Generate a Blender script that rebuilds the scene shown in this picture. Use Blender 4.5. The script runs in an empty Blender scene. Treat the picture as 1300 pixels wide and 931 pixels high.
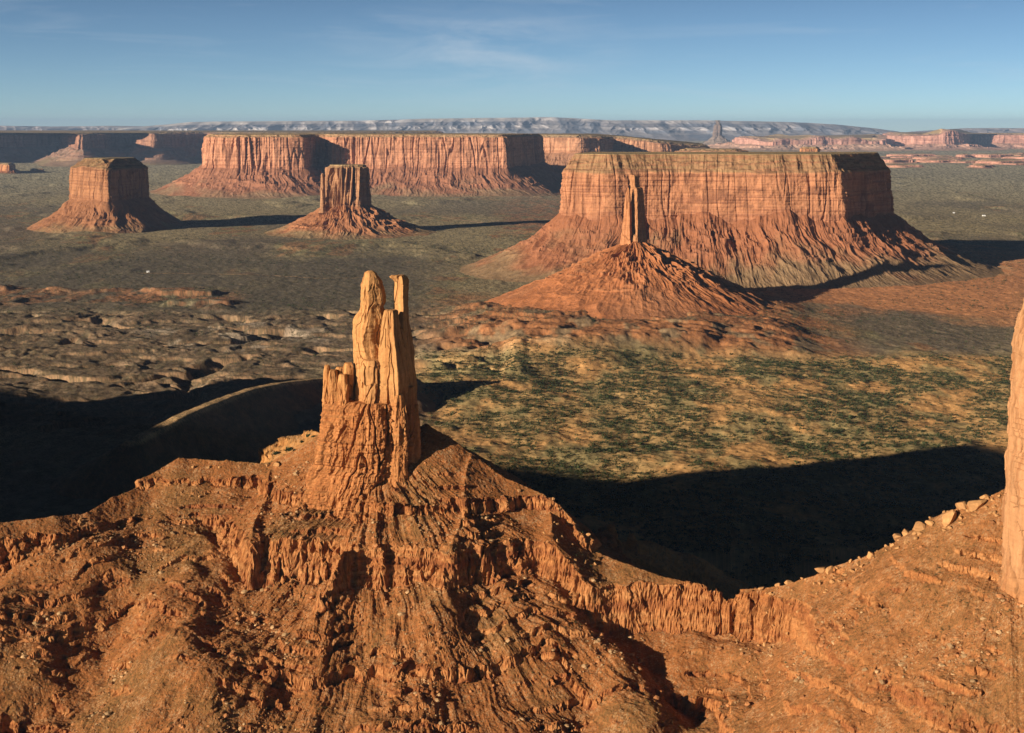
import bpy, math, random
import numpy as np
random.seed(7)
rng = np.random.default_rng(11)
F32 = np.float32
# ------------------------------------------------------------------ camera constants
H = 368.0          # camera height above the valley floor (m)
FP = 1786.0        # focal length in photograph pixels
CX, CY = 650.0, 160.0
SUN_AZ = math.radians(36)      # direction the light travels, from +X towards +Y
SUN_EL = math.radians(13.5)

def X_of(px, D): return (px - CX) / FP * D
def Z_of(py, D): return H - D * (py - CY) / FP
def W(px, py, D): return (X_of(px, D), D, Z_of(py, D))
def D_ground(py): return H * FP / (py - CY)

C = bpy.context.scene.collection

# ------------------------------------------------------------------ noise
_perm = np.random.default_rng(3).permutation(256).astype(np.int32)
_perm = np.concatenate([_perm, _perm])
_g3 = np.random.default_rng(4).normal(size=(256, 3)); _g3 /= np.linalg.norm(_g3, axis=1)[:, None]; _g3 = _g3.astype(F32)
_a = np.linspace(0, 2*np.pi, 256, endpoint=False)
_g2 = np.stack([np.cos(_a), np.sin(_a)], 1).astype(F32)

def n2(x, y, seed=0):
    x = np.asarray(x, F32) + F32(seed*17.31); y = np.asarray(y, F32) + F32(seed*9.73)
    x, y = np.broadcast_arrays(x, y)
    fx = np.floor(x); fy = np.floor(y)
    ix = fx.astype(np.int32) & 255; iy = fy.astype(np.int32) & 255
    dx = x - fx; dy = y - fy
    u = dx*dx*dx*(dx*(dx*6-15)+10); v = dy*dy*dy*(dy*(dy*6-15)+10)
    def g(i, j):
        k = _perm[(_perm[(ix+i) & 255] + iy + j) & 255]
        gg = _g2[k]
        return gg[..., 0]*(dx-i) + gg[..., 1]*(dy-j)
    a = g(0, 0); b = g(1, 0); c = g(0, 1); d = g(1, 1)
    return ((a + u*(b-a)) + v*((c + u*(d-c)) - (a + u*(b-a)))) * F32(1.5)

def n3(x, y, z, seed=0):
    x = np.asarray(x, F32) + F32(seed*17.31); y = np.asarray(y, F32) + F32(seed*9.73); z = np.asarray(z, F32) + F32(seed*3.37)
    x, y, z = np.broadcast_arrays(x, y, z)
    fx = np.floor(x); fy = np.floor(y); fz = np.floor(z)
    ix = fx.astype(np.int32); iy = fy.astype(np.int32); iz = fz.astype(np.int32)
    dx = x-fx; dy = y-fy; dz = z-fz
    u = dx*dx*dx*(dx*(dx*6-15)+10); v = dy*dy*dy*(dy*(dy*6-15)+10); w = dz*dz*dz*(dz*(dz*6-15)+10)
    def g(i, j, k):
        q = _perm[(_perm[(_perm[(ix+i) & 255] + iy + j) & 255] + iz + k) & 255]
        gg = _g3[q]
        return gg[..., 0]*(dx-i) + gg[..., 1]*(dy-j) + gg[..., 2]*(dz-k)
    def L(a, b, t): return a + t*(b-a)
    return L(L(L(g(0,0,0), g(1,0,0), u), L(g(0,1,0), g(1,1,0), u), v),
             L(L(g(0,0,1), g(1,0,1), u), L(g(0,1,1), g(1,1,1), u), v), w) * F32(1.5)

def fbm2(x, y, o=4, seed=0, gain=0.5):
    s = 0; a = 1.0; t = 0; f = 1.0
    for i in range(o):
        s = s + a*n2(x*f, y*f, seed+i*5); t += a; a *= gain; f *= 2.03
    return s / t
def fbm3(x, y, z, o=4, seed=0, gain=0.5):
    s = 0; a = 1.0; t = 0; f = 1.0
    for i in range(o):
        s = s + a*n3(x*f, y*f, z*f, seed+i*5); t += a; a *= gain; f *= 2.03
    return s / t
def rid2(x, y, o=4, seed=0, gain=0.5):
    """ridged: 1 on sharp crests, 0 in hollows"""
    s = 0; a = 1.0; t = 0; f = 1.0
    for i in range(o):
        s = s + a*(1-np.minimum(1, np.abs(n2(x*f, y*f, seed+i*5))*2.2)); t += a; a *= gain; f *= 2.03
    return s / t
def sst(v, a, b):
    t = np.clip((v-a)/(b-a), 0, 1); return t*t*(3-2*t)
def box(v, a, b, w): return sst(v, a-w, a+w) * (1-sst(v, b-w, b+w))
def mixc(c, d, t):
    t = np.asarray(t)[..., None]; return c*(1-t) + np.asarray(d, F32)*t

# ------------------------------------------------------------------ scene helpers
def tag(o, label=None, cat=None, group=None, kind=None):
    if label: o['label'] = label
    if cat: o['category'] = cat
    if group: o['group'] = group
    if kind: o['kind'] = kind
    return o
def empty(name, loc):
    o = bpy.data.objects.new(name, None); C.objects.link(o); o.location = loc
    o.empty_display_size = 10
    return o

def mesh_from(name, V, faces_flat, nper, mat, col=None, parent=None, smooth=False):
    me = bpy.data.meshes.new(name)
    V = np.asarray(V, F32)
    if parent is not None:
        V = V - np.array(parent.location, F32)
    nf = len(faces_flat)//nper
    me.vertices.add(len(V)); me.vertices.foreach_set('co', V.ravel())
    me.loops.add(nf*nper); me.loops.foreach_set('vertex_index', np.asarray(faces_flat, np.int32).ravel())
    me.polygons.add(nf)
    me.polygons.foreach_set('loop_start', np.arange(0, nf*nper, nper, dtype=np.int32))
    me.polygons.foreach_set('loop_total', np.full(nf, nper, np.int32))
    me.polygons.foreach_set('use_smooth', np.full(nf, smooth))
    me.update(calc_edges=True)
    if col is not None:
        ca = me.color_attributes.new('Col', 'FLOAT_COLOR', 'POINT')
        c4 = np.ones((len(V), 4), F32); c4[:, :3] = np.clip(np.asarray(col, F32).reshape(-1, 3), 0.004, 0.95)
        ca.data.foreach_set('color', c4.ravel())
    me.materials.append(mat)
    o = bpy.data.objects.new(name, me); C.objects.link(o)
    if parent is not None: o.parent = parent
    return o

def grid_faces(R, Cn, wrap=False):
    i = np.arange(R-1)[:, None]; j = np.arange(Cn if wrap else Cn-1)[None, :]
    j2 = (j+1) % Cn
    a = i*Cn + j; b = i*Cn + j2; c = (i+1)*Cn + j2; d = (i+1)*Cn + j
    return np.stack([a+0*b, b, c, d], -1).reshape(-1)
def grid_mesh(name, X, Y, Z, mat, col=None, parent=None, wrap=False, smooth=False, flip=False):
    R, Cn = X.shape
    V = np.stack([X, Y, Z], -1).reshape(-1, 3)
    f = grid_faces(R, Cn, wrap)
    if flip: f = f.reshape(-1, 4)[:, ::-1].reshape(-1)
    return mesh_from(name, V, f, 4, mat, col, parent, smooth)

# ------------------------------------------------------------------ materials
def rock_mat(name, scale=0.3, bump=0.5, dist=1.0, var=0.25, scale2=None, tint=(1, 1, 1), stretch=(1, 1, 1)):
    m = bpy.data.materials.new(name); m.use_nodes = True
    nt = m.node_tree; N = nt.nodes; L = nt.links
    b = N['Principled BSDF']; b.inputs['Roughness'].default_value = 0.95
    b.inputs['Specular IOR Level'].default_value = 0.1
    at = N.new('ShaderNodeAttribute'); at.attribute_name = 'Col'
    ge = N.new('ShaderNodeNewGeometry')
    mp = N.new('ShaderNodeMapping'); mp.inputs['Scale'].default_value = stretch
    L.new(ge.outputs['Position'], mp.inputs['Vector'])
    n = N.new('ShaderNodeTexNoise'); n.inputs['Scale'].default_value = scale; n.inputs['Detail'].default_value = 5; n.inputs['Roughness'].default_value = 0.65
    L.new(mp.outputs[0], n.inputs['Vector'])
    mr = N.new('ShaderNodeMapRange'); mr.inputs['From Min'].default_value = 0.3; mr.inputs['From Max'].default_value = 0.7
    mr.inputs['To Min'].default_value = 1-var; mr.inputs['To Max'].default_value = 1+var
    L.new(n.outputs['Fac'], mr.inputs['Value'])
    mx = N.new('ShaderNodeVectorMath'); mx.operation = 'SCALE'
    L.new(at.outputs['Color'], mx.inputs[0]); L.new(mr.outputs[0], mx.inputs['Scale'])
    ti = N.new('ShaderNodeVectorMath'); ti.operation = 'MULTIPLY'; ti.inputs[1].default_value = tint
    L.new(mx.outputs[0], ti.inputs[0])
    L.new(ti.outputs[0], b.inputs['Base Color'])
    n2_ = N.new('ShaderNodeTexNoise'); n2_.inputs['Scale'].default_value = scale2 or scale*2; n2_.inputs['Detail'].default_value = 6; n2_.inputs['Roughness'].default_value = 0.7
    L.new(mp.outputs[0], n2_.inputs['Vector'])
    bp = N.new('ShaderNodeBump'); bp.inputs['Strength'].default_value = bump; bp.inputs['Distance'].default_value = dist
    L.new(n2_.outputs['Fac'], bp.inputs['Height']); L.new(bp.outputs[0], b.inputs['Normal'])
    return m
def plain_mat(name, rgb, var=0.2, scale=2.0, rough=0.9):
    m = bpy.data.materials.new(name); m.use_nodes = True
    nt = m.node_tree; N = nt.nodes; L = nt.links
    b = N['Principled BSDF']; b.inputs['Roughness'].default_value = rough; b.inputs['Specular IOR Level'].default_value = 0.1
    n = N.new('ShaderNodeTexNoise'); n.inputs['Scale'].default_value = scale; n.inputs['Detail'].default_value = 4
    ge = N.new('ShaderNodeNewGeometry'); L.new(ge.outputs['Position'], n.inputs['Vector'])
    r = N.new('ShaderNodeValToRGB'); r.color_ramp.elements[0].position = 0.3; r.color_ramp.elements[1].position = 0.7
    r.color_ramp.elements[0].color = tuple(c*(1-var) for c in rgb)+(1,); r.color_ramp.elements[1].color = tuple(min(1, c*(1+var)) for c in rgb)+(1,)
    L.new(n.outputs['Fac'], r.inputs['Fac']); L.new(r.outputs[0], b.inputs['Base Color'])
    return m

M_ground = rock_mat('valley_soil', 0.05, 0.5, 1.5, 0.18, 0.25)
M_ridge = rock_mat('red_talus', 0.35, 0.9, 0.8, 0.22, 0.9)
M_bands = rock_mat('banded_red_rock', 0.35, 1.0, 0.9, 0.22, 0.7, stretch=(1, 1, 2.6))
M_spire = rock_mat('orange_sandstone', 0.5, 0.6, 0.5, 0.18, 0.9, stretch=(1, 1, 0.6))
M_pillar = rock_mat('pale_orange_sandstone', 0.4, 0.35, 0.35, 0.12, 0.9, stretch=(1, 1, 0.25))
M_cliff = rock_mat('cliff_sandstone', 0.08, 0.6, 2.0, 0.18, 0.12, stretch=(1, 1, 0.35))
M_talus = rock_mat('mesa_talus', 0.06, 0.8, 2.5, 0.2, 0.12)
M_far = rock_mat('far_cliff_rock', 0.01, 0.6, 12.0, 0.22, 0.02, stretch=(1, 1, 0.6))
M_mount = rock_mat('far_escarpment_rock', 0.003, 0.5, 40.0, 0.25, 0.006)
M_scree = rock_mat('pale_scree', 0.6, 0.3, 0.3, 0.2, 2.0)
M_bush = plain_mat('scrub_leaves', (0.044, 0.056, 0.023), 0.45, 0.15)
M_white = plain_mat('white_paint', (0.8, 0.8, 0.78), 0.05, 0.5)
M_roof = plain_mat('grey_roof', (0.45, 0.45, 0.47), 0.1, 0.5)
M_door = plain_mat('dark_opening', (0.05, 0.05, 0.06), 0.1, 0.5)
M_road = plain_mat('pale_track_sand', (0.5, 0.33, 0.19), 0.2, 0.05)

# ------------------------------------------------------------------ the mesa west of the picture whose shade lies across the valley
CAST = [(-2300, 300), (-1300, 380), (-1000, 505), (-847, 520), (-700, 550), (-640, 572), (-520, 645), (-450, 715), (-430, 820), (-461, 885), (-600, 835), (-740, 775), (-905, 728),
        (-1046, 800), (-1100, 850), (-1170, 880), (-1257, 905), (-1257, 1203), (-1246, 1290), (-1290, 1320), (-1374, 1306), (-1419, 1210), (-1521, 1090), (-1731, 1240), (-2300, 1300)]
CAST_TOP = 299.0
def inside(x, y):
    n = len(CAST); r = False
    for i in range(n):
        x1, y1 = CAST[i]; x2, y2 = CAST[(i+1) % n]
        if (y1 > y) != (y2 > y) and x < (x2-x1)*(y-y1)/(y2-y1)+x1: r = not r
    return r
def ceil_at(x, y):
    te = math.tan(SUN_EL)
    for t in np.arange(0, CAST_TOP/te, 3.0):
        if inside(x-t*math.cos(SUN_AZ), y-t*math.sin(SUN_AZ)): return CAST_TOP-t*te
    return 0.0
def hog_pt(px, py, De):
    best = None
    for D in np.arange(De-65, De+65, 5.0):
        x = X_of(px, D); z = Z_of(py, D); e = abs(z-ceil_at(x, D)-11)
        if best is None or e < best[0]: best = (e, x, D, z)
    return best[1:]
HOG = [hog_pt(a, b, c) for a, b, c in [(230, 527, 1580), (262, 514, 1680), (290, 503, 1749), (320, 493, 1820), (350, 487, 1889), (380, 483, 1940), (412, 480, 1986), (440, 479, 2009)]]
HOG = [(HOG[0][0]-30, HOG[0][1]-90, HOG[0][2]-8)] + HOG
print('HOG', [(round(a), round(b), round(c)) for a, b, c in HOG])

# ------------------------------------------------------------------ valley floor
def ground(x, y, want_col=False):
    x = np.asarray(x, F32); y = np.asarray(y, F32)
    px = CX + FP*x/np.maximum(y, 60); py = CY + H*FP/np.maximum(y, 300)
    wob = fbm2(x/300, y/300, 3, 2)
    near = 1-sst(y, 2500, 9000)
    z = 7*fbm2(x/700, y/900, 3, 1)*(1-sst(y, 9000, 20000))
    # eroded badlands, left and middle
    wpx = px + 40*wob; wpy = py + 14*wob
    bad = np.maximum(box(wpx, -900, 640, 60)*box(wpy, 398, 474, 9), box(wpx, -900, 400, 30)*box(wpy, 440, 540, 9))
    bwx = x+60*fbm2(x/170, y/170, 3, 22); bwy = y+60*fbm2(x/170, y/170, 3, 26)
    gorge = rid2(bwx/330, bwy/260, 3, 27, 0.6)
    q = fbm2(bwx/300, bwy/170, 5, 21, 0.6)
    qq = (q+0.5)*3.0
    ter = np.floor(qq) + sst(qq-np.floor(qq), 0.55, 0.98)
    z = z + bad*(ter*4-3 - 15*sst(gorge, 0.60, 0.9) + 1.7*fbm2(x/55, y/46, 5, 5, 0.6) + 2.0*(rid2(bwx/62, bwy/48, 4, 8, 0.6)-0.5))
    bad2 = box(wpx, -900, 290, 30)*box(wpy, 366, 388, 5)
    z = z + bad2*(9*sst(fbm2(x/180, y/160, 4, 31), 0.0, 0.16) + 4*fbm2(x/60, y/60, 4, 6))
    # red benches below the solitary spire
    red = box(wpx, 575, 1000, 40)*box(wpy+0.012*(px-780), 386, 449, 5)
    q3 = (fbm2(x/200, y/170, 4, 41)+0.5)*4
    ter3 = np.floor(q3)+sst(q3-np.floor(q3), 0.6, 0.95)
    z = z + red*(8+ter3*4.0+2.6*rid2(x/48, y/42, 4, 7, 0.6)+2.6*fbm2(x/24, y/28, 4, 9, 0.6))
    bench = box(px+25*wob, 640, 905, 14)*box(py+5*wob, 425, 459-(px-800)*0.12, 5)
    z = z + bench*12
    # dunes in the scrub land
    dune = box(px, 480, 1500, 60)*box(py, 440, 720, 20)
    z = z + dune*(9*fbm2(x/190, y/230, 4, 51)+3.0*fbm2(x/45, y/50, 3, 52))
    # mounds far out
    midr = box(py, 200, 345, 10)
    mm = sst(fbm2(x/420, y/620, 4, 61), 0.12, 0.4)
    z = z + midr*mm*9
    farw = sst(y, 9000, 13000)
    z = z*(1-farw) + farw*(14*fbm2(x/1500, y/2200, 4, 71))*(1-sst(y, 40000, 60000))
    z = z + (1.3*fbm2(x/16, y/24, 3, 81)+2.2*fbm2(x/70, y/90, 3, 83))*near
    # long sandy hogback left of the twin spires
    d = np.full(x.shape, 1e6, F32); hz = np.full(x.shape, -50, F32)
    for p, q_ in zip(HOG[:-1], HOG[1:]):
        vx, vy = q_[0]-p[0], q_[1]-p[1]
        t = np.clip(((x-p[0])*vx+(y-p[1])*vy)/(vx*vx+vy*vy), 0, 1)
        dd_ = np.hypot(x-p[0]-t*vx, y-p[1]-t*vy); m_ = dd_ < d
        d = np.where(m_, dd_, d); hz = np.where(m_, p[2]+t*(q_[2]-p[2]), hz)
    zz = hz - 0.62*np.maximum(0, d-6)*(1-np.minimum(d, 300)/900) + 0.5*n2(x/14, y/14, 3)
    # unseen knoll added behind the twin spires to cast the shade band right of them
    kx, ky = X_of(492, 1900), 1900.0
    dk = np.hypot((x-kx)/1.0, (y-ky)/1.6)+8*fbm2(x/50, y/50, 3, 85)
    z = np.maximum(z, 50-0.72*dk)
    z = np.maximum(z, zz)
    hogm = sst(zz-z+0.01, -2, 0)*(d < 260)
    if not want_col: return z
    # ---- colour
    g1 = fbm2(x/240, y/700, 5, 91); g2 = fbm2(x/60, y/130, 4, 95); g3 = fbm2(x/900, y/2500, 4, 99)
    olive = np.array([.38, .30, .165], F32); red_s = np.array([.38, .18, .085], F32); grey = np.array([.215, .165, .11], F32)
    c = np.broadcast_to(olive, x.shape+(3,)).copy()
    c = mixc(c, grey, sst(g3, -0.15, 0.2))
    c = mixc(c, [.28, .245, .12], sst(g1, 0.08, 0.35)*0.8)
    c = mixc(c, red_s, sst(g1+0.5*g2, 0.22, 0.42)*0.7)
    # red aprons round the mesas
    c = mixc(c, [.37, .155, .075], np.clip(box(px, 640, 760, 30)*box(py, 225, 300, 10)*sst(g2, -0.3, 0.1), 0, 1)*0.8)
    ap = box(px+30*g1, 1010, 1330, 50)*box(py+12*g2-(px-1150)*0.10, 306, 396, 8)
    c = mixc(c, [.64, .28, .12], ap*0.95)
    ap2 = box(px, 1080, 1290, 30)*box(py+10*g2-(px-1150)*0.05, 318, 345, 6)
    c = mixc(c, [.66, .40, .20], ap2*sst(g2, -0.1, 0.3)*0.7)
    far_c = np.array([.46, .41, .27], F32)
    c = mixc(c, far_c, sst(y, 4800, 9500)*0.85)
    # dark heath in the middle distance
    c = mixc(c, [.17, .138, .095], box(wpx, -900, 560, 60)*box(wpy, 322, 400, 10)*(1-0.5*sst(g1, 0.1, 0.3)))
    slope = np.abs(np.gradient(z, axis=0))/np.maximum(1e-3, np.abs(np.gradient(y, axis=0))) if z.ndim == 2 else np.zeros_like(z)
    badc = mixc(mixc(np.broadcast_to(np.array([.215, .15, .092], F32), x.shape+(3,)), [.35, .235, .145], sst(g2, 0.05, 0.3)*0.8), [.37, .225, .125], sst(slope, 0.15, 0.5)*0.8)
    c = c*(1-bad[..., None]) + badc*bad[..., None]
    c = mixc(c, [.37, .175, .085], bad2*sst(g2+0.6*slope, -0.15, 0.15)*0.9)
    redc = mixc(np.broadcast_to(np.array([.42, .18, .075], F32), x.shape+(3,)), [.30, .20, .11], sst(g2, 0.02, 0.25))
    r2 = np.clip(box(wpx, 560, 1060, 50)*box(wpy, 380, 452, 7), 0, 1)
    c = c*(1-r2[..., None]) + redc*r2[..., None]
    # pale rock pavement (below the badlands)
    c = mixc(c, [.50, .37, .25], box(wpx, 470, 760, 30)*box(wpy, 446, 458, 3)*sst(g2, -0.2, 0.1)*0.8)
    c = mixc(c, [.46, .38, .29], box(wpx, 180, 420, 40)*box(wpy, 412, 446, 6)*sst(g2, 0.0, 0.2)*0.6)
    # scrub land sand
    sandm = box(wpx, 520, 1700, 30)*box(py, 450, 900, 9)
    sn = fbm2(x/130, y/190, 4, 55)
    sc = mixc(np.broadcast_to(np.array([.50, .32, .135], F32), x.shape+(3,)), [.70, .38, .145], sst(sn, 0.0, 0.25))
    sc = mixc(sc, [.30, .26, .12], sst(g2, 0.0, 0.25)*0.7)
    c = c*(1-sandm[..., None]) + sc*sandm[..., None]
    c = mixc(c, [.26, .14, .07], np.clip(hogm, 0, 1))  # dark soil on the flanks, deepened to carry their shade
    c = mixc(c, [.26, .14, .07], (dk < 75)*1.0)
    c = mixc(c, [.66, .42, .20], np.clip(hogm, 0, 1)*(1-sst(d, 8, 14)))  # pale sand crest, brightened in colour as the sunlit line
    return z, c

us = np.concatenate([np.linspace(-1.5, -0.46, 50, endpoint=False), np.linspace(-0.46, 0.46, 1300), np.linspace(0.46, 1.5, 51)[1:]])
pys = np.concatenate([np.linspace(CY+9, 700, 1000), np.linspace(700, 2600, 60)[1:]])
Dg = D_ground(pys)
UU, DD = np.meshgrid(us, Dg)
GX = (UU*DD).astype(F32); GY = DD.astype(F32)
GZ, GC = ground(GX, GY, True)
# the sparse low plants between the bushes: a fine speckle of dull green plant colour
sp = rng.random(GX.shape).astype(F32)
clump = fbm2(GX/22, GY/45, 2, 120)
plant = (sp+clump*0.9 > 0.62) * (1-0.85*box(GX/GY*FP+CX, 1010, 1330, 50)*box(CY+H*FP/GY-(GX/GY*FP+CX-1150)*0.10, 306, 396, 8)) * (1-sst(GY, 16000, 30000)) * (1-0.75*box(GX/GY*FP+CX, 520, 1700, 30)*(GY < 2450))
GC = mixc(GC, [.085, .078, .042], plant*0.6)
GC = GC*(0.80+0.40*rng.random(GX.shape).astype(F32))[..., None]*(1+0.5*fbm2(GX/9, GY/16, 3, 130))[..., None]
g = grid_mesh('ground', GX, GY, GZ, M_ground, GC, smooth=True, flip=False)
tag(g, kind='structure')

# ------------------------------------------------------------------ the foreground ridge
cl = [(46, 66), (88, 94), (115, 140), (151, 158)]      # cliff-forming beds (m above the valley)
ins, outs = [0.0], [0.0]; kk = 1.30
for a, b in cl:
    ins.append(ins[-1]+(a-outs[-1])*kk); outs.append(a)
    ins.append(ins[-1]+(b-a)*0.17); outs.append(b)
ins.append(ins[-1]+(230-outs[-1])*1.1); outs.append(230)
ins = np.array(ins); ins += (158-ins[8]); outs = np.array(outs)
def T(z): return np.interp(z, ins, outs, left=None) + np.minimum(0, z-ins[0])
def Tinv(z): return np.interp(z, outs, ins)
M0 = 0.8
def shift_at(px): return 20*sst(px, 690, 760)
def pre(z, px):
    m0 = 0.35+0.45*float(sst(px, 150, 250))-0.6*float(sst(px, 960, 1060)); sh = float(shift_at(px))
    return (Tinv(z+sh)-sh)*m0 + z*(1-m0)

crest = [(-1500, 930, 760), (-700, 860, 770), (-180, 740, 780), (0, 657, 786), (70, 653, 794), (110, 650, 804), (145, 628, 824), (185, 606, 840), (230, 583, 850),
         (290, 585, 852), (345, 588, 850), (400, 560, 846), (440, 552, 840), (490, 560, 828), (540, 537, 826), (570, 552, 822), (600, 575, 816), (650, 612, 805), (700, 636, 795),
         (715, 670, 792), (745, 692, 786), (800, 715, 775), (860, 735, 765), (930, 749, 755), (985, 745, 745), (1050, 722, 735), (1130, 695, 720),
         (1200, 652, 705), (1272, 622, 690), (1400, 590, 670), (1700, 620, 640), (2300, 760, 560)]
spurs = [
    [(500, 585, 812), (480, 645, 785), (450, 690, 760), (402, 738, 735)],
    [(345, 596, 842), (335, 640, 806), (318, 690, 772)],
    [(694, 634, 794), (700, 672, 778)],
    [(600, 578, 812), (585, 650, 775), (560, 720, 742)],
    # behind the crest
    [(745, 692, 790), (770, 668, 870), (810, 664, 930), (850, 700, 930), (875, 738, 905)],
    [(440, 552, 845), (380, 545, 905)],
]
segs = []
def seg_add(pl, slope, is_spur):
    P = [(X_of(a, c), c, pre(Z_of(b, c), a)) for a, b, c in pl]
    for p, q in zip(P[:-1], P[1:]): segs.append((p, q, slope, is_spur))
seg_add(crest, 0.80, False)
for i, s in enumerate(spurs): seg_add(s, 0.9 if i < 4 else 0.6, True)
SPX, SPY = X_of(478, 830), 830.0
PLX, PLY = X_of(1350, 650), 650.0

def ridge_h(x, y, want=False):
    x = np.asarray(x, F32); y = np.asarray(y, F32)
    wx = x + 5*fbm2(x/45, y/45, 3, 201); wy = y + 5*fbm2(x/45, y/45, 3, 207)
    crest_h = None; best = None; dc = None
    for p, q, s, sp_ in segs:
        vx, vy = q[0]-p[0], q[1]-p[1]
        t = np.clip(((wx-p[0])*vx+(wy-p[1])*vy)/(vx*vx+vy*vy), 0, 1)
        d = np.sqrt((wx-p[0]-t*vx)**2+(wy-p[1]-t*vy)**2)
        zb = p[2]+t*(q[2]-p[2])
        dr = s*d*(1-np.minimum(d, 260)/1500)
        h = zb - dr
        if best is None: best = h; dc = d
        else:
            k = 3.0
            dif = np.clip(0.5+0.5*(h-best)/k, 0, 1)
            best = best*(1-dif)+h*dif + k*dif*(1-dif)
            if not sp_: dc = np.minimum(dc, d)
    fade = sst(dc, 2, 45)
    # gullies following the fall line: polar round the spires on the left, round the pillar on the right
    an = np.arctan2(y-SPY, x-SPX)+0.04*fbm2(x/30, y/30, 2, 209); r = np.hypot(x-SPX, y-SPY)
    an2 = np.arctan2(y-PLY-60, x-PLX); r2 = np.hypot(x-PLX, y-PLY)
    wr = sst(x, 60, 180)
    gu1 = rid2(an*5.0, r/160, 3, 211); gu2 = rid2(an2*6.0, r2/160, 3, 223)
    gul = gu1*(1-wr)+gu2*wr
    fi1 = 0.5+fbm2(an*22, r/55, 4, 231, 0.6); fi2 = 0.5+0.6*fbm2(an2*24, r2/60, 4, 239, 0.6)
    fin = fi1*(1-wr)+fi2*wr
    z = best + fade*((gul-0.55)*(3.4*(1-wr)+2.0*wr)) + (0.2+0.8*fade)*((1.3+1.5*sst(x, -190, -120)-1.2*sst(x, 60, 140))*fbm2(x/30, y/30, 4, 243)+0.9*fbm2(x/9, y/9, 3, 247))
    Mn = fbm2(x/90, y/90, 3, 251)
    fpx = CX+FP*x/y
    M = np.clip(0.95+1.3*Mn, 0.2, 1.0)*(1-0.75*sst(fpx, 960, 1060))
    M = M*(1-(1-sst(fpx, 230, 330))*(1-sst(z, 136, 146))*np.clip(0.8-1.5*Mn, 0, 1))
    shift = 1.5*n2(x/120, y/120, 260)+shift_at(fpx)
    rag = 3.2*fbm2(x/11, y/11, 4, 262)
    zt = T(z+shift+rag)-shift-rag
    ph = (z+2.0*n2(x/60, y/60, 263))/6.5; fr_ = ph-np.floor(ph)
    lw = sst(fbm2(x/38, y/38, 3, 264), -0.05, 0.25)*fade*0.55
    zo = M*zt + (1-M)*z
    dT = (T(z+shift+rag+0.5)-T(z+shift+rag-0.5))*M      # > 1 on the cliff bands
    cliff = sst(dT, 1.5, 3.5)
    zo = zo + (1-cliff)*lw*6.5*(sst(fr_, 0.42, 0.58)-fr_)*0.9
    zo = zo + (1-cliff)*fade*((fin-0.5)*1.6 + 0.5*fbm2(x/7, y/9, 3, 275)) + 0.55*fbm2(x/2.4, y/2.4, 4, 271, 0.6)
    if want: return zo, cliff, fade, gul, fin, M
    return zo

ru = np.concatenate([np.linspace(-1.3, -0.40, 90, endpoint=False), np.linspace(-0.40, 0.40, 1200), np.linspace(0.40, 1.0, 71)[1:]])
rd = np.concatenate([np.linspace(330, 560, 60, endpoint=False), np.linspace(560, 880, 900, endpoint=False), np.linspace(880, 1350, 130)])
RU, RD = np.meshgrid(ru, rd)
RX = (RU*RD).astype(F32); RY = RD.astype(F32)
RZ, RCl, RF, RG, RFi, RM = ridge_h(RX, RY, True)
RS = RZ.copy()
# normal displacement for fluted, broken cliffs
def normals(X, Y, Z):
    P = np.stack([X, Y, Z], -1)
    du = np.gradient(P, axis=1); dv = np.gradient(P, axis=0)
    n = np.cross(du, dv); n /= np.maximum(1e-6, np.linalg.norm(n, axis=-1))[..., None]
    return n
N_ = normals(RX, RY, RZ)
steep = sst(1-N_[..., 2], 0.30, 0.6)
q_ = n2(RX/6.5, RY/6.5, 281)*3.4; fl = (np.floor(q_)+sst(q_-np.floor(q_), .7, 1))/3.4-0.9*np.clip(1-np.abs(n2(RX/8, RY/8+RZ/90, 287))*9, 0, 1)
led = fbm2(RX/60, RZ/1.6, 2, 291)
fl = fl*np.clip(1.0+1.6*n2(RX/25, RY/25, 289), 0.3, 1.8) + 1.1*fbm3(RX/16, RY/16, RZ/14, 3, 290)
disp = steep*(2.4*fl + 1.5*led + 1.9*fbm3(RX/4.5, RY/4.5, RZ/3, 3, 295)) + (1-steep)*0.25*fbm3(RX/3, RY/3, RZ/3, 2, 297)
edge = sst(np.abs(RY-330), 0, 20)
RX2 = RX + N_[..., 0]*disp; RY2 = RY + N_[..., 1]*disp; RZ2 = RZ + N_[..., 2]*disp
tal = np.array([.32, .120, .038], F32)
c = np.broadcast_to(tal, RX.shape+(3,)).copy()
m1 = fbm2(RX/50, RY/50, 4, 301); m2 = fbm2(RX/9, RY/9, 4, 305)
c = mixc(c, [.27, .125, .043], sst(m1, 0.0, 0.35)*0.7)
c = mixc(c, [.37, .155, .055], sst(RX+20*m1, 60, 200)*0.8)
band = fbm2(RX/200, RZ/2.2, 3, 311)
rockc = mixc(np.broadcast_to(np.array([.42, .165, .055], F32), RX.shape+(3,)), [.52, .24, .09], sst(band, 0.0, 0.3))
rockc = mixc(rockc, [.27, .09, .035], sst(-band, 0.05, 0.3)*0.8)
c = c*(1-steep[..., None]) + rockc*steep[..., None]
flat = sst(N_[..., 2], 0.90, 0.97)*box(CX+FP*RX/RY, 200, 400, 20)*sst(RY, 838, 848)
c = mixc(c, [.16, .12, .045], flat*0.7)
bk = sst(RY, 858, 880)
c = mixc(c, [.55, .27, .09], bk*0.8)
spk = rng.random(RX.shape).astype(F32)
c = mixc(c, [.10, .085, .035], (spk+0.9*m2+0.5*m1 > 0.80)*(1-steep)*0.45)
c = mixc(c, [.45, .30, .16], (spk+0.7*m2 < 0.10)*(1-steep)*0.6)
rg = grid_mesh('ridge', RX2, RY2, RZ2, M_ridge, c, smooth=False)
tag(rg, kind='structure')
rg.data.materials.append(M_bands)
st_q = steep[:-1, :-1]
rg.data.polygons.foreach_set('material_index', (st_q > 0.45).astype(np.int32).ravel())

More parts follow.
